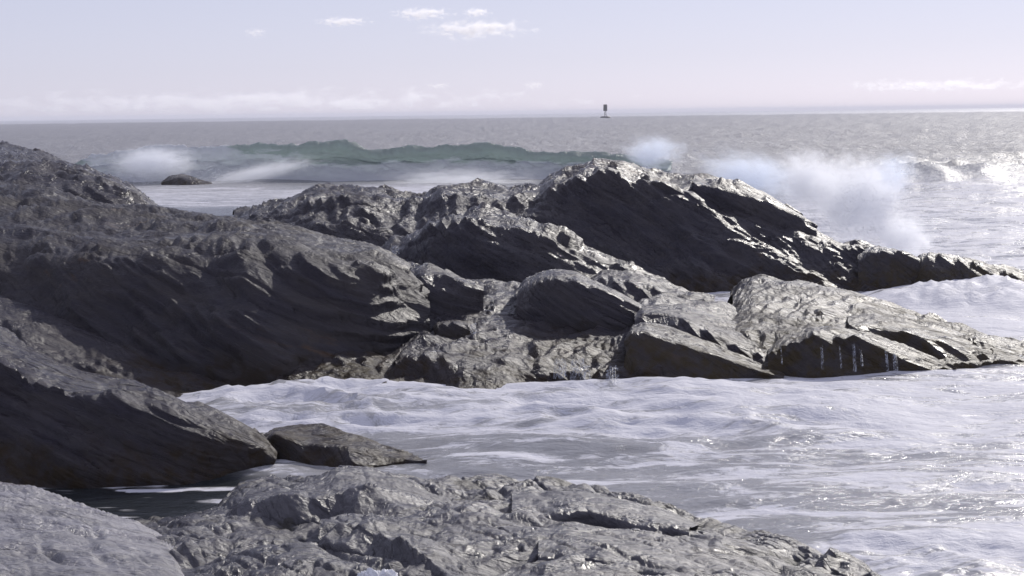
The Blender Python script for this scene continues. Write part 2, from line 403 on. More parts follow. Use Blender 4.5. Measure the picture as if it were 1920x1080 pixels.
# --- upright block and slabs to its right
rock('rock_block', [
    ln('968,545,35.2 985,522,35 1010,510,34.8 1040,505,34.6 1080,511,34.4 1120,528,34.2 1170,552,34 1215,578,33.8'),
    ln('968,555,33.8 985,538,33.6 1010,527,33.4 1040,521,33.2 1080,525,33.1 1120,541,33 1170,564,33 1215,584,33'),
    ln('968,575,33.1 985,575,33 1010,585,32.9 1040,592,32.8 1080,600,32.7 1120,605,32.6 1170,608,32.6 1215,605,32.7')],
    200, 110, ROCK, 'dark overhanging rock block with a bright rim in the centre, left of the pale slabs', seed=81, amp=.35, back=1.8, backz=.3, lumps=.5, skirt=True)
rock('rock_slab', [
    ln('1108,522,39.5 1125,510,39.4 1150,506,39.2 1190,509,39 1240,526,38.6 1290,545,38.2 1340,558,37.8'),
    ln('1108,530,37.4 1125,522,37.2 1150,522,37 1190,530,36.8 1240,544,36.6 1290,556,36.5 1340,564,36.4'),
    ln('1108,575,36 1150,575,36 1190,578,36 1240,580,36 1340,585,36')],
    160, 80, ROCK, 'narrow pale slab behind the central block, below the big dark ridge', seed=83, amp=.4, back=2, backz=-.4, lumps=.4)
rock('rock_slab', [
    ln('1190,580,35.4 1205,560,35.6 1240,556,35.8 1300,562,35.8 1350,566,35.6 1400,588,34.6 1440,615,33.4 1480,650,32'),
    ln('1190,596,31.9 1205,584,32 1240,586,32 1280,596,31.6 1340,630,31 1400,652,30.7 1440,668,30.4 1480,684,30.1'),
    ln('1190,625,31.4 1205,625,31.4 1240,630,31.2 1280,640,31 1340,664,30.6 1400,686,30.2 1440,696,30 1480,702,29.8')],
    260, 140, ROCK, 'broad tilted pale slab in the middle of the slab group, shaded along its lower edge', seed=85, amp=.35, back=2, backz=-.3, lumps=.5)
rock('rock_slab', [
    ln('1172,625,31.2 1185,606,31.2 1210,601,31.2 1260,612,31.1 1330,640,30.7 1380,664,30.3 1430,688,29.9 1470,706,29.5'),
    ln('1172,636,29.9 1185,622,29.8 1210,622,29.8 1260,640,29.7 1330,662,29.6 1380,682,29.5 1430,700,29.3 1470,708,29.2'),
    ln('1172,712,w 1185,713,w 1210,713,w 1260,710,w 1330,708,w 1380,707,w 1430,706,w 1470,709,w')],
    240, 140, ROCK_WEED, 'wedge-shaped slab with a weedy dark front, nearest the foam in the slab group', seed=87, amp=.34, back=1.5, backz=-.3, lumps=.4)
long_slab = rock('rock_slab', [
    ln('1375,548,38.6 1390,530,38.4 1410,517,38.2 1440,516,38 1500,530,37.6 1580,545,37 1640,560,36.6 1720,586,35.8 1800,610,34.6 1870,632,33.6 1930,646,33 2000,660,32.4'),
    ln('1375,575,35.6 1390,565,35.4 1410,560,35.2 1440,566,35 1500,580,34.4 1580,590,33.8 1640,600,33.4 1720,622,32.8 1800,638,32.4 1870,650,32.2 1930,660,32 2000,670,31.8'),
    ln('1375,615,32.8 1390,615,32.6 1410,618,32.4 1440,625,32 1500,625,31.9 1580,632,31.6 1640,645,31.3 1720,662,31.2 1800,672,31.2 1870,673,31.4 1930,675,31.4 2000,680,31.2'),
    ln('1375,690,30 1500,694,29.9 1640,690,30 1720,688,w 1800,684,w 1870,679,w 1930,678,w 2000,682,w')],
    420, 190, ROCK_WEED, 'longest pale slab sloping right into the surf with weed on its lower end', seed=89, amp=.42, back=2, backz=-.4, lumps=.7)
rock('slab', [
    ln('1590,592,33.6 1640,586,33.4 1700,596,33 1770,622,32.5 1840,646,32.1 1900,660,31.8 1950,670,31.5'),
    ln('1590,606,31.5 1640,604,31.4 1700,620,31.2 1770,645,31.1 1840,662,31.1 1900,670,31.2 1950,676,31.2'),
    ln('1590,640,31.2 1640,655,31 1700,670,30.8 1770,682,30.6 1840,682,30.7 1900,680,30.8 1950,680,30.9')],
    220, 90, ROCK_WEED, parent=long_slab, seed=93, amp=.34, back=1.5, backz=0, lumps=.4)
rock('rock_slab', [
    ln('1440,652,32.6 1470,628,32.6 1520,606,32.8 1570,606,32.6 1630,622,32 1690,645,31.2 1740,670,30.5 1790,692,29.9'),
    ln('1440,660,30.0 1470,642,30.0 1520,628,29.95 1570,627,29.9 1630,640,29.85 1690,660,29.8 1740,680,29.9 1790,694,29.7'),
    ln('1440,702,w 1470,700,w 1520,703,w 1570,704,w 1630,700,w 1690,697,w 1740,694,w 1790,696,w')],
    260, 150, ROCK_WEED, 'overhanging slab with trickles of white water running down its dark front', seed=91, amp=.34, back=1.5, backz=-.3, lumps=.4)
# --- near left rock
rock('rock_outcrop', [
    ln('-220,520,27 -60,592,26 0,625,25.6 60,662,25.2 130,690,24.8 200,700,24.7 240,697,24.6 290,722,24.5 340,748,24.4 400,776,24.3 450,800,24.2 490,824,23.9 515,850,23.2'),
    ln('-220,600,22.2 -60,640,21.95 0,665,21.9 60,698,21.9 130,735,21.95 200,742,22 240,744,22 290,752,22.05 340,772,22.1 400,798,22.15 450,820,22.2 490,842,22.3 515,860,22.5'),
    ln('-220,760,21.75 -60,780,21.7 0,790,21.7 130,800,21.75 240,805,21.8 340,815,21.9 400,830,22 450,842,22.1 490,856,22.2 515,868,22.3'),
    ln('-220,912,w -60,910,w 0,908,w 130,904,w 240,900,w 340,895,w 400,890,w 450,884,w 490,876,w 515,872,w')],
    420, 220, ROCK, 'near left rock with a bright rim above a dark wall rising from the pool', seed=95.4, amp=.65, smooth=60, back=3, lumps=.7)
# --- small rock in the cove
rock('boulder', [
    ln('440,834,24.2 478,822,24.3 515,804,24.3 560,796,24.3 610,796,24.1 660,808,23.6 710,828,23.3 760,845,23 800,860,22.6'),
    ln('440,842,23.4 478,834,23.2 515,818,22.8 560,822,22.7 610,832,22.6 660,838,22.6 710,850,22.5 760,858,22.5 800,864,22.4'),
    ln('440,850,w 478,850,w 515,854,w 560,862,w 610,868,w 660,874,w 710,870,w 760,864,w 800,866,w')],
    240, 120, ROCK, 'small low rock alone in the cove, right of the near left rock', seed=97, amp=.36, back=1.0, backz=-.5, lumps=.4)
# --- rock awash in front of the breaking wave
rock('boulder', [
    ln('302,340,118 318,329,118 340,325,118 362,331,118 385,339,117 404,347,116'),
    ln('302,342,116.6 318,334,116.4 340,331,116.2 362,336,116 385,342,116 404,348,115.6'),
    ln('302,348,w 340,349,w 404,349,w')],
    60, 40, ROCK, 'tiny far boulder awash at the foot of the breaking green wave', seed=99, amp=.5, back=2, backz=-.6, lumps=.6)
# --- foreground
outcrop = rock('rock_outcrop', [
    ln('225,985,18.9 300,985,19 360,968,19.3 420,960,19.6 520,930,20 620,905,20.4 700,895,20.6 800,905,20.8 860,900,w.1 920,888,w.15 1000,898,w.15 1100,915,w.15 1200,940,w.12 1290,962,w.1 1370,982,w.1 1450,1008,w.1 1550,1045,w.1 1660,1095,w.1 1840,1180,w.1'),
    ln('225,1015,17.4 300,1012,17.6 360,1005,17.6 420,1005,17.6 520,1000,17.7 620,990,17.9 700,970,18.3 800,955,18.6 860,942,19 920,936,19.2 1000,945,18.9 1100,962,18.5 1200,985,18 1270,1002,17.7 1340,1018,17.4 1420,1040,17 1520,1074,16.6 1620,1115,16 1800,1200,15'),
    ln('225,1080,15.2 420,1060,15.6 620,1020,16.2 800,1010,16.3 1000,1015,16.2 1200,1040,15.8 1420,1090,15.1 1620,1160,14.4 1800,1240,13.8'),
    ln('225,1200,12.8 420,1200,12.7 620,1200,12.6 800,1200,12.5 1000,1200,12.5 1200,1210,12.5 1420,1240,12.4 1620,1280,12.2 1800,1330,12'),
    ln('225,1500,9.6 620,1500,9.6 1000,1500,9.6 1420,1500,9.6 1800,1500,9.6')],
    610, 330, ROCK_NEAR, 'wide grey foreground outcrop sloping right into the foam at the bottom', seed=101.9, amp=.62, back=1.2, backz=-.6, lumps=1.0)
block = rock('rock_block', [
    ln('395,965,20 415,935,20.1 445,905,20.3 500,890,20.6 560,893,20.7 605,888,20.8 635,872,21 690,876,20.9 740,893,20.7 790,918,20.4 850,950,19.9 900,985,19'),
    ln('395,972,18.9 415,960,18.7 445,945,18.5 500,935,18.4 560,930,18.35 605,930,18.3 635,915,18.5 690,918,18.5 740,935,18.3 790,955,18.1 850,980,17.8 900,1005,17.4'),
    ln('395,990,18.3 415,990,18.2 445,990,18.1 500,988,18.05 560,985,18.05 605,980,18.1 635,972,18.1 690,975,17.9 740,990,17.6 790,1010,17.2 850,1030,16.9 900,1040,16.7')],
    380, 200, ROCK_NEAR, 'raised craggy grey block on the foreground outcrop beside the pool', seed=103, amp=.38, back=1.2, backz=-.4, lumps=.6)
rock('ledge', [
    ln('600,975,17.6 640,965,17.7 700,960,17.6 780,975,17.2 850,1005,16.6 930,1060,15.8 990,1120,15'),
    ln('600,990,16.6 640,985,16.5 690,985,16.3 740,1008,15.8 800,1040,15.3 850,1090,14.7 900,1140,14.2'),
    ln('600,1020,16.2 640,1030,16 690,1045,15.8 740,1075,15.4 800,1110,14.9 850,1150,14.4 900,1190,14')],
    220, 120, ROCK_NEAR, parent=outcrop, seed=111, amp=.4, back=1.0, backz=0, lumps=.6)
rock('ledge', [
    ln('960,925,19.2 1040,925,19.2 1100,925,19.2 1180,940,18.9 1250,962,18.5 1310,990,18.1'),
    ln('960,950,18 1040,945,18.1 1100,945,18.1 1160,955,17.95 1220,972,17.7 1290,996,17.5'),
    ln('960,990,17.2 1040,975,17.5 1100,965,17.7 1160,975,17.6 1220,992,17.35 1290,1005,17.3')],
    200, 90, ROCK_NEAR, parent=outcrop, seed=113, amp=.35, back=.8, backz=0, lumps=.4)
rock('ledge', [
    ln('1010,1010,16.9 1100,1000,17 1200,1005,16.9 1280,1030,16.5 1350,1065,16'),
    ln('1010,1025,16 1080,1018,16 1150,1025,15.9 1220,1045,15.7 1300,1080,15.2'),
    ln('1010,1050,15.6 1080,1050,15.5 1150,1060,15.4 1220,1075,15.2 1300,1105,14.8')],
    180, 80, ROCK_NEAR, parent=outcrop, seed=115, amp=.35, back=.8, backz=0, lumps=.4)
rock('rock_outcrop', [
    ln('-260,895,19.2 -60,900,19 0,906,18.8 60,913,18.6 130,936,18.3 200,960,18 250,980,17.5 300,1015,16.6 325,1055,15.6 345,1110,14.6'),
    ln('-260,930,17 -60,945,16.8 0,955,16.6 60,965,16.5 130,985,16.3 200,1005,16.1 250,1025,15.9 300,1050,15.5 325,1085,14.9 345,1135,14.1'),
    ln('-260,1040,14.2 -60,1060,14 60,1070,14 200,1090,13.9 300,1120,13.6 345,1180,13'),
    ln('-260,1400,9.6 60,1400,9.6 200,1400,9.6 345,1400,9.8')],
    260, 190, ROCK_PALE, 'smooth pale grey rock in the bottom left corner beside the dark pool', seed=107, amp=.36, back=1.3, backz=-.5, lumps=.8)

# ------------------------------------------------------------ water
def water_material(name, deep, milky, foamcol, rough_near=.12):
    t = NT(name); pos = t.n('NewGeometry').outputs['Position']; foam = t.attr('foam')
    sx = t.n('SeparateXYZ'); t.put(sx.inputs[0], pos); x, y = sx.outputs[0], sx.outputs[1]
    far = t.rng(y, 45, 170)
    q1 = t.xyz(t.math('MULTIPLY', x, .55), y, t.math('MULTIPLY', sx.outputs[2], 1.0))
    warp = t.noise(q1, .5, 3, .5)
    q2 = t.vm('ADD', q1, t.vm('SCALE', t.xyz(warp, warp, warp), 2.2))
    qs = t.vm('MULTIPLY', q2, (.5, 1.2, 1.0))
    streak = t.noise(qs, 1.0, 8, .64, 1.3)
    lace = t.noise(qs, 2.6, 5, .6, 1.2, 'RIDGED_MULTIFRACTAL')
    fm = t.math('ADD', streak, t.math('MULTIPLY', t.math('SUBTRACT', lace, .6), .16))
    thr = t.math('SUBTRACT', 1.0, foam)
    fine = t.noise(q2, 7.0, 6, .68, .8)
    fm = t.math('ADD', fm, t.math('MULTIPLY', t.math('SUBTRACT', fine, .5), .42))
    f = t.rng(fm, t.math('ADD', t.math('MULTIPLY', thr, .72), .14), t.math('ADD', t.math('MULTIPLY', thr, .72), .29))
    f = t.math('MULTIPLY', f, t.rng(foam, 0, .12))
    dp = t.mix(far, C4(.022, .026, .030), C4(*deep))  # far water paler: silver glare of sky and sun put into its base colour
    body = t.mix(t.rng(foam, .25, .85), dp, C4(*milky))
    col = t.mix(f, body, C4(*foamcol))
    # ripples
    r1 = t.noise(q1, 2.2, 5, .6, .3); r2 = t.noise(t.xyz(t.math('MULTIPLY', x, .5), t.math('MULTIPLY', y, .3), 0.0), 1.5, 9, .7, .3); r3 = t.noise(q1, 9, 3, .6)
    h = t.math('ADD', t.math('MULTIPLY', r1, .16), t.math('ADD', t.math('MULTIPLY', r3, .05), t.math('MULTIPLY', fine, .05)))
    n1 = t.bump(h, .8, .5)
    nf = t.bump(r2, t.math('MULTIPLY', far, .8), .8, n1)
    chop = t.noise(t.xyz(t.math('MULTIPLY', x, .55), t.math('MULTIPLY', y, .30), 0.0), 1.8, 10, .72, .3)
    chop2 = t.noise(t.xyz(t.math('MULTIPLY', x, .25), t.math('MULTIPLY', y, .6), 3.0), .03, 5, .6)
    cr = t.math('ADD', t.math('MULTIPLY', t.rng(chop, .34, .5), .44), t.math('MULTIPLY', chop2, .14))
    cr = t.math('ADD', cr, t.math('MULTIPLY', t.rng(y, 1500, 1900), .2))
    rough = t.math('ADD', t.math('MULTIPLY', f, .5), t.math('ADD', rough_near, t.math('MULTIPLY', far, cr)))
    b = t.bsdf(Base_Color=col, Roughness=rough, Normal=nf, IOR=1.33)
    gl = t.rng(y, 1300, 1800); t.put(b.inputs['Coat Weight'], gl); b.inputs['Coat Roughness'].default_value = .44; b.inputs['Coat IOR'].default_value = 3.0  # extra coat over the far band, added to brighten the sun glare strip
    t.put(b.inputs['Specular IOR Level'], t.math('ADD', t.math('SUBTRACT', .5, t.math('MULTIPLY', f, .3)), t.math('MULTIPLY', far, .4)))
    t.put(t.out.inputs[0], b.outputs[0]); return t.m
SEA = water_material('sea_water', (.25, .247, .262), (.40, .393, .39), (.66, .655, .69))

def blob(px, py, cx, cy, rx, ry, soft=.5):
    r = np.sqrt(((px - cx) / rx) ** 2 + ((py - cy) / ry) ** 2)
    return 1 - sstep(1 - soft, 1 + soft, r)
def sea_grid():
    # rows closer together near the shore, columns fan out from the viewpoint's side of the cove
    y_px = np.concatenate([np.array([2.0, 2.6, 3.4, 4.5, 6, 8, 10.5, 13.5]), np.arange(17, 130, 1.6), np.arange(130, 1250, 2.5)])
    d = CAM_H * F / y_px
    d = d[::-1]                                  # near to far
    a = np.linspace(-.55, .55, 510)
    a = .42 * a + .58 * a * np.abs(a) / .55 * 1.0 + 0 * a
    D, A = np.meshgrid(d, a, indexing='ij')
    X = A * D * 1.0; Y = D
    return X, Y
X, Y = sea_grid(); shp = X.shape
P0 = np.stack([X.ravel(), Y.ravel(), np.zeros(X.size)], -1)
px, py = to_px(P0); x, y = P0[:, 0], P0[:, 1]
p3 = np.stack([x, y, np.full_like(x, 3.7)], -1)
pw = np.stack([x * .45, y, np.full_like(x, 1.7)], -1)
near = 1 - sstep(34, 60, y)
off = sstep(60, 110, y)
z = near * (.07 * fbm(pw * .8, 4, .5) + .05 * ridged(pw * .45 + 5, 3))
z += sstep(36, 60, y) * (.16 * ridged(pw * .28 + 8, 4, .5) + .10 * fbm(pw * .9, 3))
z += off * (.45 * fbm(np.stack([x * .018, y * .06, x * 0 + 2], -1), 2) + .28 * ridged(np.stack([x * .05, y * .13, x * 0 + 6], -1), 4, .55))
z *= 1 - .75 * sstep(900, 3000, y)
z *= 1 - .8 * off * (1 - sstep(118, 128, y)) * (1 - sstep(1150, 1350, px))
pool = blob(px, py, 290, 925, 230, 55)
z *= 1 - .8 * pool
# foam mounds where the surf rolls in behind the slabs, along the right edge
z += .2 * blob(px, py, 1850, 560, 190, 20) * (1 + .8 * ridged(p3 * .9, 3))
z += .16 * blob(px, py, 600, 760, 260, 45) * (.4 + ridged(pw * 1.1 + 3, 3))
z += .16 * blob(px, py, 1250, 775, 420, 60) * (.2 + ridged(pw * .8 + 30, 3))
z += .06 * blob(px, py, 1750, 1050, 260, 60) * (.6 + ridged(p3 * 1.0 + 13, 3))
# dark swell at right, beyond the splash
z += .55 * blob(px, py, 1790, 335, 200, 26, .9) * (.5 + .5 * ridged(np.stack([x * .3, y * .09, x * 0 + 1], -1), 3))
foam = .04 + .0 * x
foam += .34 * (1 - sstep(100, 600, y)) * off
cove = (1 - sstep(44, 52, y))
foam = np.maximum(foam, cove * .75)
foam -= .13 * blob(px, py, 930, 845, 320, 40) * cove
foam -= .07 * blob(px, py, 1450, 930, 600, 90) * cove
foam += .10 * blob(px, py, 1300, 760, 600, 60)
foam += .12 * blob(px, py, 1850, 1050, 250, 60)
foam = lerp(foam, .05 + .85 * sstep(.0, .28, fbm(np.stack([x * .5, y * 1.9, x * 0 + 4], -1), 4)), pool)
foam = np.maximum(foam, .70 * blob(px, py, 380, 372, 320, 30))
foam = np.maximum(foam, .80 * blob(px, py, 800, 370, 420, 26))
foam = np.maximum(foam, .74 * blob(px, py, 1780, 430, 420, 110, .35))
foam = np.maximum(foam, .95 * blob(px, py, 1800, 590, 260, 55))
foam -= .5 * blob(px, py, 1790, 325, 190, 28, .5)
foam = np.clip(foam, .0, 1)
z -= .10 * near
V = P0.copy(); V[:, 2] = z
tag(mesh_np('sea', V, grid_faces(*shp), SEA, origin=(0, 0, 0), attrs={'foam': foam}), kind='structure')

# ------------------------------------------------------------ breaking wave
def wave_material():
    t = NT('green_wave_water'); pos = t.n('NewGeometry').outputs['Position']; foam = t.attr('foam')
    sx = t.n('SeparateXYZ'); t.put(sx.inputs[0], pos)
    q = t.xyz(t.math('MULTIPLY', sx.outputs[0], .5), t.math('MULTIPLY', sx.outputs[1], .5), t.math('MULTIPLY', sx.outputs[2], 2.2))
    n = t.noise(q, .9, 7, .65, .8)
    f = t.rng(n, t.math('SUBTRACT', .95, foam), t.math('SUBTRACT', 1.2, foam))
    col = t.mix(f, C4(.38, .43, .41), C4(.84, .85, .88))
    nb = t.bump(t.noise(q, 1.2, 5, .6), .8, .7)
    b = t.bsdf(Base_Color=col, Roughness=t.math('ADD', .15, t.math('MULTIPLY', f, .5)), Normal=nb, IOR=1.33)
    tr = t.n('BsdfTranslucent'); t.put(tr.inputs[0], t.mix(f, C4(.64, .73, .70), C4(.92, .93, .97)))
    mx = t.n('MixShader'); mx.inputs[0].default_value = .58
    t.put(mx.inputs[1], b.outputs[0]); t.put(mx.inputs[2], tr.outputs[0]); t.put(t.out.inputs[0], mx.outputs[0])
    return t.m
WAVE = wave_material()
def wave(label, crest, fm, seed, dback=9):
    n = 420; c = curve(ln(crest), n)
    c[:, 2] += .22 + .16 * fbm(c * .2 + seed, 5, .6)
    h = np.maximum(c[:, 2:3], .15)
    def off_(dy, f): 
        q = c.copy(); q[:, 1] += dy; q[:, 2] = h[:, 0] * f; return q
    L = [off_(dback, -.1), off_(dback * .55, .3), off_(dback * .2, .8), off_(.5, .98), off_(-.15, .97), off_(-.05, .85), off_(.05, .6), off_(-.5, .3), off_(-1.6, .08), off_(-3.2, -.12)]
    G = loft(L, n, 110, 2); sh = G.shape; P = G.reshape(-1, 3)
    P = P + grid_normals(G).reshape(-1, 3) * (.24 * ridged(P * np.array([.35, .4, .9]) + seed, 5, .6) * sstep(-.1, .8, P[:, 2]))[:, None]
    ppx, ppy = to_px(P)
    f = fm(ppx, ppy, P)
    f = np.where(P[:, 1] > np.repeat(c[None, :, 1], sh[0], 0).ravel() + .8, .25, f)
    return tag(mesh_np('breaking_wave', P, grid_faces(sh[0], sh[1]), WAVE, attrs={'foam': np.clip(f, 0, 1)}), label, 'wave')
def fm1(a, b, P):
    f = .34 + .5 * sstep(1.5, .1, P[:, 2]) + .12 * noise3(P * .4)
    f += .75 * blob(a, b, 300, 310, 130, 60) + .45 * blob(a, b, 500, 318, 110, 30, .6)
    f += .25 * blob(a, b, 390, 300, 60, 40) + .6 * blob(a, b, 860, 340, 280, 34) + .35 * blob(a, b, 600, 335, 400, 18)
    return f
wave('green breaking wave curling behind the ridges across the left and centre',
     '140,318,124 180,304,124 215,297,123.5 260,291,123 300,286,123 350,284,123 400,286,123 460,282,123 520,283,122.5 560,281,122 600,277,121.5 635,273,121 665,276,121 690,286,121 720,292,121 760,290,121 810,289,120.5 860,285,120 900,281,120 930,285,120 980,291,119.5 1040,296,119 1100,297,118.5 1180,305,118 1260,318,117', fm1, 4.4)

# ------------------------------------------------------------ spray
def spray_material(name, dens, col=(.95, .965, 1.0), nscale=1.6, contrast=(.46, .64), aniso=.5, edge=.0):
    t = NT(name); tc = t.n('TexCoord').outputs['Object']
    # unit ball in object space: thin towards the skin, knotted by noise
    wv = t.noise(tc, nscale, 4, .6)
    r = t.vm('LENGTH', tc)
    shell = t.rng(r, 1.0, .15 + edge)
    n = t.noise(tc, nscale * 2.2, 8, .72, 1.0)
    v = t.math('ADD', t.math('MULTIPLY', shell, .62), t.math('MULTIPLY', t.math('SUBTRACT', n, .5), 2.4))
    d = t.math('MULTIPLY', t.rng(v, contrast[0] - .3, contrast[1] + .3), shell)
    vp = t.n('VolumePrincipled'); t.put(vp.inputs['Color'], C4(*col)); t.put(vp.inputs['Density'], t.math('MULTIPLY', d, dens))
    t.put(vp.inputs['Anisotropy'], aniso)
    t.put(t.out.inputs['Volume'], vp.outputs[0])
    return t.m
def ball(name, loc, scale, mat, rot=0, nu=28, nv=16):
    th = np.linspace(0, 2 * np.pi, nu, endpoint=False); ph = np.linspace(0, np.pi, nv)
    V = [(0, 0, 1)] + [(math.sin(p) * math.cos(a), math.sin(p) * math.sin(a), math.cos(p)) for p in ph[1:-1] for a in th] + [(0, 0, -1)]
    Fc = [(0, 1 + i, 1 + (i + 1) % nu) for i in range(nu)]
    for j in range(nv - 3):
        for i in range(nu):
            a = 1 + j * nu + i; b = 1 + j * nu + (i + 1) % nu; Fc.append((a, a + nu, b + nu, b))
    k = len(V) - 1; b0 = 1 + (nv - 3) * nu
    Fc += [(b0 + i, k, b0 + (i + 1) % nu) for i in range(nu)]
    me = bpy.data.meshes.new(name); me.from_pydata(V, [], Fc); me.update(); me.materials.append(mat)
    o = bpy.data.objects.new(name, me); COL.objects.link(o); o.location = loc; o.scale = scale; o.rotation_euler = (0, rot, 0)
    return o
def spray(cx, cy, d, rx, ry, depth, mat, label, rot=0):
    c = at_d(cx, cy, d); k = d / F
    o = ball('sea_spray', c, (rx * k, depth, ry * k), mat, R(rot))
    return tag(o, label, 'spray')
SP1 = spray_material('dense_spray', 3.6, (.965, .975, 1.0))
SP2 = spray_material('thin_spray', 2.0, (.86, .91, 1.0), nscale=1.2)
SP4 = spray_material('wave_spray', 2.2, nscale=3.4)
SP3 = spray_material('far_spray', 1.1, nscale=3.0)
spray(1605, 378, 51.8, 140, 150, 2.0, SP1, 'tall dense burst of white spray exploding above the right end of the ridge', 8)
spray(1525, 345, 53.5, 120, 95, 2.0, SP1, 'left lobe of the great burst, leaning over the slope of the ridge', 40)
spray(1670, 330, 53.5, 85, 75, 1.6, SP2, 'ragged upper right lobe of the great burst', -30)
spray(1410, 330, 55, 170, 80, 2.4, SP2, 'thin veil of spray drifting over the right slope of the ridge', 14)
spray(1690, 445, 50.5, 95, 80, 2.0, SP1, 'low spray falling to the right of the tall burst', 25)
spray(1225, 285, 60, 95, 55, 2.2, SP2, 'small puff of spray rising just behind the peak of the ridge')
spray(290, 306, 119, 130, 52, 3.0, SP4, 'spray torn off the left end of the green wave')
spray(480, 326, 117.5, 190, 30, 3.4, SP3, 'spray in front of the green wave beside the tiny awash boulder', -12)
spray(860, 350, 113, 260, 60, 4.0, SP3, 'low mist of spray at the foot of the wave in the centre')

# droplets thrown up with the big burst
def droplets(name, cx, cy, d, n, spread, hgt, size, label, seed, nj=90):
    rg = np.random.default_rng(seed); base = at_d(cx, cy, d)
    ja = rg.normal(0, .55, nj) + .15; jl = rg.uniform(.35, 1, nj) * hgt; jb = rg.normal(0, spread, nj)
    j = rg.integers(0, nj, n); t = rg.random(n) ** .7
    s = t * jl[j]
    P = np.stack([base[0] + jb[j] + s * np.sin(ja[j]) + rg.normal(0, .12, n) * (1 + t),
                  base[1] + rg.normal(0, .7, n), base[2] + s * np.cos(ja[j]) - .25 * t * t * hgt + rg.normal(0, .1, n) * (1 + t)], -1)
    sz = size * rg.uniform(.4, 1.3, n)
    oct_ = np.array([(1, 0, 0), (-1, 0, 0), (0, 1, 0), (0, -1, 0), (0, 0, 1.3), (0, 0, -1.3)])
    fc = np.array([(0, 2, 4), (2, 1, 4), (1, 3, 4), (3, 0, 4), (2, 0, 5), (1, 2, 5), (3, 1, 5), (0, 3, 5)])
    V = (P[:, None, :] + oct_[None] * sz[:, None, None]).reshape(-1, 3)
    Fc = (fc[None] + (np.arange(n) * 6)[:, None, None]).reshape(-1, 3)
    return tag(mesh_np(name, V, Fc, DROP), label, 'spray', kind='stuff')
t = NT('foam_white'); b = t.bsdf(Base_Color=C4(.8, .82, .87), Roughness=.5); tr = t.n('BsdfTranslucent'); tr.inputs[0].default_value = C4(.95, .96, .98)
mx = t.n('MixShader'); mx.inputs[0].default_value = .8; t.put(mx.inputs[1], b.outputs[0]); t.put(mx.inputs[2], tr.outputs[0]); t.put(t.out.inputs[0], mx.outputs[0])
DROP = t.m
droplets('spray_droplets', 1600, 470, 50.3, 6000, 1.7, 4.4, .010, 'white droplets flung up inside the tall burst of spray', 5)
droplets('spray_droplets', 320, 345, 119, 1500, 2.2, 2.4, .03, 'white droplets thrown off the left end of the green wave', 6)

# ------------------------------------------------------------ runoff, weed and small splashes
t = NT('thin_falling_water'); b = t.bsdf(Base_Color=C4(.55, .58, .64), Roughness=.4); tp = t.n('BsdfTransparent')
mx = t.n('MixShader'); t.put(mx.inputs[0], t.rng(t.noise(t.vm('MULTIPLY', t.n('NewGeometry').outputs['Position'], (24, 24, 2.2)), 1, 5, .6), .42, .64, 0, .55)); t.put(mx.inputs[1], tp.outputs[0]); t.put(mx.inputs[2], b.outputs[0]); t.put(t.out.inputs[0], mx.outputs[0])
FALL = t.m
def strands(name, items, label, seed, group=None):
    """items: (px, top py, d top, bottom py, d bottom, width in px); flattened tapering threads of falling water"""
    rg = np.random.default_rng(seed); V, Fc = [], []
    for x0, y0, d0, y1, d1, wd in items:
        nc, nr = max(3, int(wd)), 9; base = len(V)
        L_, R_ = at_d(x0 - wd / 2, y0, d0), at_d(x0 + wd / 2, y0, d0); L2, R2 = at_d(x0 - wd * .6, y1, d1), at_d(x0 + wd * .6, y1, d1)
        wob = rg.uniform(-.05, .05, nc + 1); top = rg.uniform(0, .16, nc + 1)
        for j_ in range(nr):
            for i_ in range(nc + 1):
                u_ = i_ / nc; tt = top[i_] * (1 - j_ / (nr - 1)) + j_ / (nr - 1)
                p = lerp(lerp(L_, R_, u_), lerp(L2, R2, u_), tt); p[1] -= .10 + .14 * math.sin(tt * 1.5) + wob[i_] + .05 * math.sin(u_ * math.pi)
                V.append(tuple(p))
        for j_ in range(nr - 1):
            for i_ in range(nc):
                q0 = base + j_ * (nc + 1) + i_; Fc.append((q0, q0 + 1, q0 + nc + 2, q0 + nc + 1))
    return tag(mesh_np(name, np.array(V), np.array(Fc), FALL), label, 'waterfall', group, 'stuff')
strands('waterfall', [(1050, 668, 29.3, 706, 28.9, 22), (1082, 668, 29.2, 708, 28.9, 24), (1100, 680, 29.1, 712, 28.8, 12)], 'small white waterfall of runoff pouring off the middle platform into the cove', 1)
strands('waterfall', [(1150, 682, 29.1, 716, 28.6, 16), (1140, 690, 29, 716, 28.7, 10)], 'narrow bright waterfall beside the wedge-shaped weedy slab', 2)
strands('waterfall', [(888, 602, 31.6, 622, 31.2, 10)], 'short trickle over the edge of the dark block-like boulder', 3)
strands('waterfall', [(742, 458, 40, 474, 39.6, 14)], 'distant trickle in the notch between the left ridge and the rounded hump', 4)
strands('waterfall', [(x_, y_, 29.75, y_ + l_, 29.35, w_) for x_, y_, l_, w_ in ((1462, 648, 30, 3), (1538, 642, 46, 4), (1572, 646, 40, 3), (1598, 640, 52, 5), (1611, 652, 30, 3), (1658, 652, 40, 4), (1674, 656, 36, 8))], 'row of thin white trickles down the dark overhanging slab at right', 5)
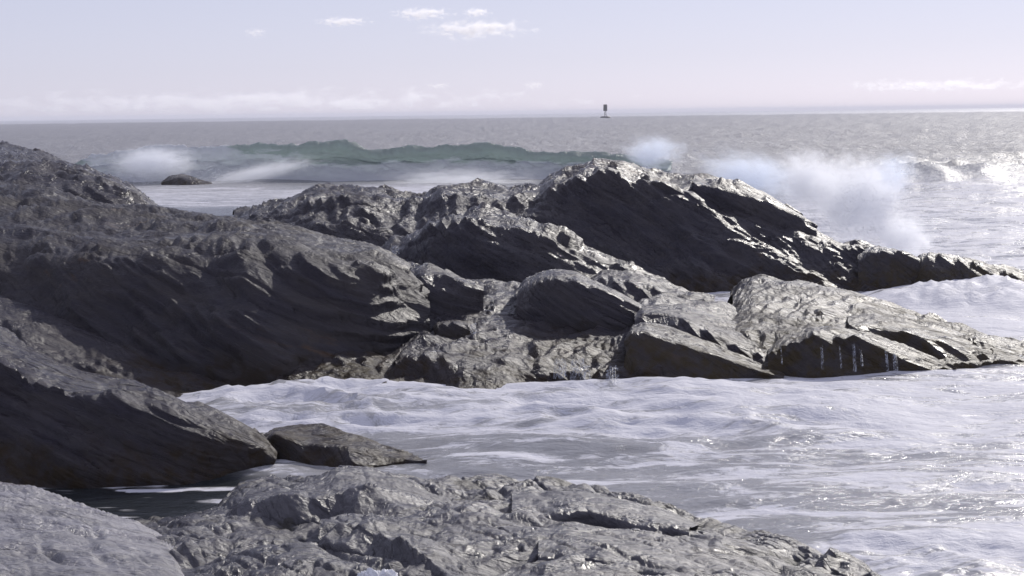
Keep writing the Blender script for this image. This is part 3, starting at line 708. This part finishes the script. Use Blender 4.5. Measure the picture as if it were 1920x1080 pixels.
def tufts(name, host, zr, n, seed, parent):
    rg = np.random.default_rng(seed); me = host.data; co = np.empty(len(me.vertices) * 3, np.float32); me.vertices.foreach_get('co', co)
    no = np.empty(len(me.vertices) * 3, np.float32); me.vertices.foreach_get('normal', no); co = co.reshape(-1, 3); no = no.reshape(-1, 3)
    pick = np.where((co[:, 2] > zr[0]) & (co[:, 2] < zr[1]) & (no[:, 1] < -.1))[0]
    if not len(pick): return
    pick = rg.choice(pick, n); dens = noise3(co[pick] * 1.3 + seed); pick = pick[dens > -.05]; m = len(pick)
    P, N = co[pick], no[pick]; dn = np.array([0, -.15, -1.0]) - N * (N @ np.array([0, -.15, -1.0]))[:, None]
    dn /= np.maximum(np.linalg.norm(dn, axis=1), 1e-3)[:, None]; sd_ = np.cross(dn, N)
    L = rg.uniform(.05, .17, m)[:, None]; W = rg.uniform(.008, .02, m)[:, None]; bend = rg.normal(0, .35, m)[:, None]
    rows = []
    for tt, ww in ((0, .6), (.4, 1), (.75, .8), (1, .2)):
        c = P + N * (.012 + .05 * math.sin(tt * 2.6)) + (dn + sd_ * bend * tt) * L * tt
        rows += [c - sd_ * W * ww, c + N * W * .5 * ww, c + sd_ * W * ww]
    V = np.stack(rows, 1).reshape(-1, 3)
    f = np.array([(3*j+i, 3*j+i+1, 3*j+i+4, 3*j+i+3) for j in range(3) for i in range(2)])
    Fc = (f[None] + (np.arange(m) * 12)[:, None, None]).reshape(-1, 4)
    o = mesh_np(name, V + np.array(host.location), Fc, WEED, parent); o['kind'] = 'stuff'
t = NT('rockweed'); n_ = t.noise(t.n('NewGeometry').outputs['Position'], 6, 3)
t.put(t.out.inputs[0], t.bsdf(Base_Color=t.mix(t.rng(n_, .4, .6), C4(.028, .018, .006), C4(.095, .066, .018)), Roughness=.35).outputs[0]); WEED = t.m
for host in [o for o in list(COL.objects) if o.type == 'MESH' and o.parent is None and o.data.materials and o.data.materials[0] == ROCK_WEED]:
    big = host.dimensions.x
    tufts('rockweed', host, (.05, .75), int(300 * min(big, 9)), int(big * 100), host)
# white water thrown up at the very bottom of the view
t = NT('white_foam'); t.put(t.out.inputs[0], t.bsdf(Base_Color=C4(.88, .88, .90), Roughness=.6, Normal=t.bump(t.noise(t.n('NewGeometry').outputs['Position'], 18, 5, .65), .8, .04)).outputs[0]); FOAM = t.m
def splash_lump(cx, cy, d, rx, ry, label, seed):
    c = at_d(cx, cy, d); k = d / F; th = np.linspace(0, 2*np.pi, 110, endpoint=False); ph = np.linspace(0, np.pi * .98, 60)
    T, Pp = np.meshgrid(th, ph); D = np.stack([np.sin(Pp) * np.cos(T), np.sin(Pp) * np.sin(T), np.cos(Pp)], -1).reshape(-1, 3)
    rr = .85 + .35 * fbm(D * 1.8 + seed, 3) + .12 * ridged(D * 4 + seed, 4, .6) * np.clip(D[:, 2] + .3, 0, 1)
    V = c + D * rr[:, None] * np.array([rx * k, rx * k * .6, ry * k]); a = np.arange(60 * 110).reshape(60, 110); b_ = np.roll(a, -1, 1)
    Fc = np.stack([a[:-1], a[1:], b_[1:], b_[:-1]], -1).reshape(-1, 4)
    return tag(mesh_np('splash', V, Fc, FOAM, origin=tuple(c)), label, 'splash')
splash_lump(712, 1108, 13.3, 46, 40, 'white splash of foam leaping up at the bottom edge of the view', 3.3)

# ------------------------------------------------------------ buoy
def box_bm(V, Fc, x0, x1, y0, y1, z0, z1, tp=1.0):
    k = len(V); cx, cy = (x0 + x1) / 2, (y0 + y1) / 2
    for zz, s in ((z0, 1), (z1, tp)):
        for xx, yy in ((x0, y0), (x1, y0), (x1, y1), (x0, y1)): V.append((cx + (xx - cx) * s, cy + (yy - cy) * s, zz))
    Fc += [(k, k+3, k+2, k+1), (k+4, k+5, k+6, k+7)] + [(k+i, k+(i+1) % 4, k+4+(i+1) % 4, k+4+i) for i in range(4)]
def bar(V, Fc, a, b, r):
    a, b = Vector(tuple(map(float, a))), Vector(tuple(map(float, b))); ax = (b - a).normalized(); s = ax.orthogonal().normalized(); t_ = ax.cross(s); k = len(V)
    for p in (a, b):
        for i in range(6): V.append(tuple(p + r * (math.cos(i * math.pi / 3) * s + math.sin(i * math.pi / 3) * t_)))
    Fc += [(k+i, k+(i+1) % 6, k+6+(i+1) % 6, k+6+i) for i in range(6)] + [tuple(k+5-i for i in range(6)), tuple(k+6+i for i in range(6))]
def lathe(V, Fc, prof, n=20, c=(0, 0)):
    k = len(V)
    for r_, z_ in prof:
        for i in range(n): V.append((c[0] + r_ * math.cos(2*math.pi*i/n), c[1] + r_ * math.sin(2*math.pi*i/n), z_))
    for j in range(len(prof) - 1):
        for i in range(n): Fc.append((k+j*n+i, k+j*n+(i+1) % n, k+(j+1)*n+(i+1) % n, k+(j+1)*n+i))
    Fc += [tuple(k+n-1-i for i in range(n)), tuple(k+(len(prof)-1)*n+i for i in range(n))]
def simple(name, V, Fc, mat, parent):
    me = bpy.data.meshes.new(name); me.from_pydata(V, [], Fc); me.update(); me.materials.append(mat)
    o = bpy.data.objects.new(name, me); COL.objects.link(o); o.parent = parent; return o
t = NT('dark_buoy_paint'); n = t.noise(t.n('TexCoord').outputs['Object'], 1.5, 5, .6)
t.put(t.out.inputs[0], t.bsdf(Base_Color=t.mix(t.rng(n, .4, .65), C4(.02, .03, .025), C4(.06, .04, .03)), Roughness=.5).outputs[0]); BUOY = t.m
bx = at_z(1135, 222.5, 0.0); bk = bx[1] / F
buoy = empty('buoy', bx, 'dark navigation buoy on the open sea just below the horizon', 'buoy')
u = float(bk)
V, Fc = [], []; lathe(V, Fc, [(7.2*u, -2*u), (8.8*u, 0), (9.2*u, 1.6*u), (8.6*u, 3.6*u), (7.6*u, 4.4*u)], 24); simple('hull', V, Fc, BUOY, buoy)
V, Fc = [], []; lathe(V, Fc, [(9.5*u, 1.2*u), (9.7*u, 1.6*u), (9.7*u, 2.0*u), (9.4*u, 2.4*u)], 24); simple('fender', V, Fc, BUOY, buoy)
V, Fc = [], []
for i in range(4):
    a = math.pi/4 + i*math.pi/2; c_, s_ = math.cos(a), math.sin(a)
    bar(V, Fc, (2.6*u*c_, 2.6*u*s_, 4.2*u), (1.0*u*c_, 1.0*u*s_, 15*u), .32*u)
    a2 = a + math.pi/2
    for h0, h1, q0, q1 in ((5, 9, 2.45, 1.85), (9, 13, 1.85, 1.3)):
        bar(V, Fc, (q0*u*c_, q0*u*s_, h0*u), (q1*u*math.cos(a2), q1*u*math.sin(a2), h1*u), .16*u)
simple('tower', V, Fc, BUOY, buoy)
for i in range(4):                              # crossed radar reflector plates
    V, Fc = [], []; box_bm(V, Fc, -4.4*u, -0.15*u if i < 2 else 4.4*u*0 - .15*u, -.12*u, .12*u, 14.6*u, (24.4 if i % 2 else 26.2)*u)
    o = simple('reflector_plate', V, Fc, BUOY, buoy); o.rotation_euler = (0, R(1.5), R(20 + 90*i))
V, Fc = [], []; lathe(V, Fc, [(1.2*u, 13.8*u), (3.6*u, 14.4*u), (3.6*u, 15*u), (1.2*u, 15.2*u)], 12); simple('platform', V, Fc, BUOY, buoy)
V, Fc = [], []; lathe(V, Fc, [(.7*u, 15*u), (.7*u, 24*u), (.9*u, 24.3*u), (.9*u, 26*u), (.5*u, 26.6*u)], 10); simple('lantern', V, Fc, BUOY, buoy)

# ------------------------------------------------------------ clouds
def cloud_material(name, dens, nscale=1.5, ax=2.6):
    t = NT(name); tc = t.n('TexCoord').outputs['Object']
    sx = t.n('SeparateXYZ'); t.put(sx.inputs[0], tc)
    r = t.vm('LENGTH', tc); shell = t.rng(r, 1.0, .2)
    q = t.xyz(t.math('MULTIPLY', sx.outputs[0], ax), sx.outputs[1], sx.outputs[2])
    n = t.noise(q, nscale, 6, .62, .4)
    v = t.math('ADD', t.math('MULTIPLY', shell, .5), t.math('MULTIPLY', t.math('SUBTRACT', n, .5), 2.6))
    d = t.math('MULTIPLY', t.rng(v, .22, .8), dens)
    vp = t.n('VolumePrincipled'); t.put(vp.inputs['Color'], C4(1, .99, .98)); t.put(vp.inputs['Density'], d); t.put(vp.inputs['Anisotropy'], .55)
    t.put(t.out.inputs['Volume'], vp.outputs[0]); return t.m
CL = cloud_material('fair_weather_cloud', .05, 2.3); CLF = cloud_material('faint_cloud_vapour', .016, 2.0); CLB = cloud_material('cloud_bank_vapour', .0045, 1.6, 12.0)
def cloud(cx, cy, rx, ry, label, mat=CL, d=4500, depth=70, name='cloud'):
    c = at_d(cx, cy, d); k = d / F
    return tag(ball(name, c, (rx*k, depth, ry*k), mat), label, 'cloud')
cloud(890, 54, 125, 24, 'largest of the small white clouds, long and flat, high in the centre')
cloud(790, 25, 70, 15, 'small flat white cloud above the left end of the largest one')
cloud(893, 23, 32, 11, 'tiny white cloud above the middle of the largest one')
cloud(641, 40, 62, 11, 'thin white cloud left of the group, at middle height')
cloud(478, 61, 30, 13, 'small faint cloud furthest left of the high ones', CLF)
cloud(1000, 160, 26, 11, 'faint low cloudlet left of the buoy above the horizon', CLF)
cloud(820, 161, 30, 9, 'faint low cloudlet well left of the buoy above the horizon', CLF)
cloud(420, 192, 800, 30, 'long pale cloud bank lying on the horizon at left', CLB, 12000, 500, 'cloud_bank')
cloud(1760, 160, 260, 16, 'thin pale cloud streak low at the right edge of the sky', CLB, 12000, 300, 'cloud_bank')

# ------------------------------------------------------------ air
t = NT('sea_air'); vp = t.n('VolumePrincipled'); t.put(vp.inputs['Color'], C4(.93, .94, 1)); t.put(vp.inputs['Density'], 2.0e-4); t.put(t.out.inputs['Volume'], vp.outputs[0])
V, Fc = [], []; box_bm(V, Fc, -5200, 5200, -60, 8300, -3, 13.0)
me = bpy.data.meshes.new('haze'); me.from_pydata(V, [], Fc); me.update(); me.materials.append(t.m)
hz = bpy.data.objects.new('haze', me); COL.objects.link(hz); tag(hz, kind='stuff')
_n = 0
for o in bpy.data.objects:
    if o.type == 'MESH':
        _n += len(o.data.loops) - 2 * len(o.data.polygons)
print('TRIS', _n)
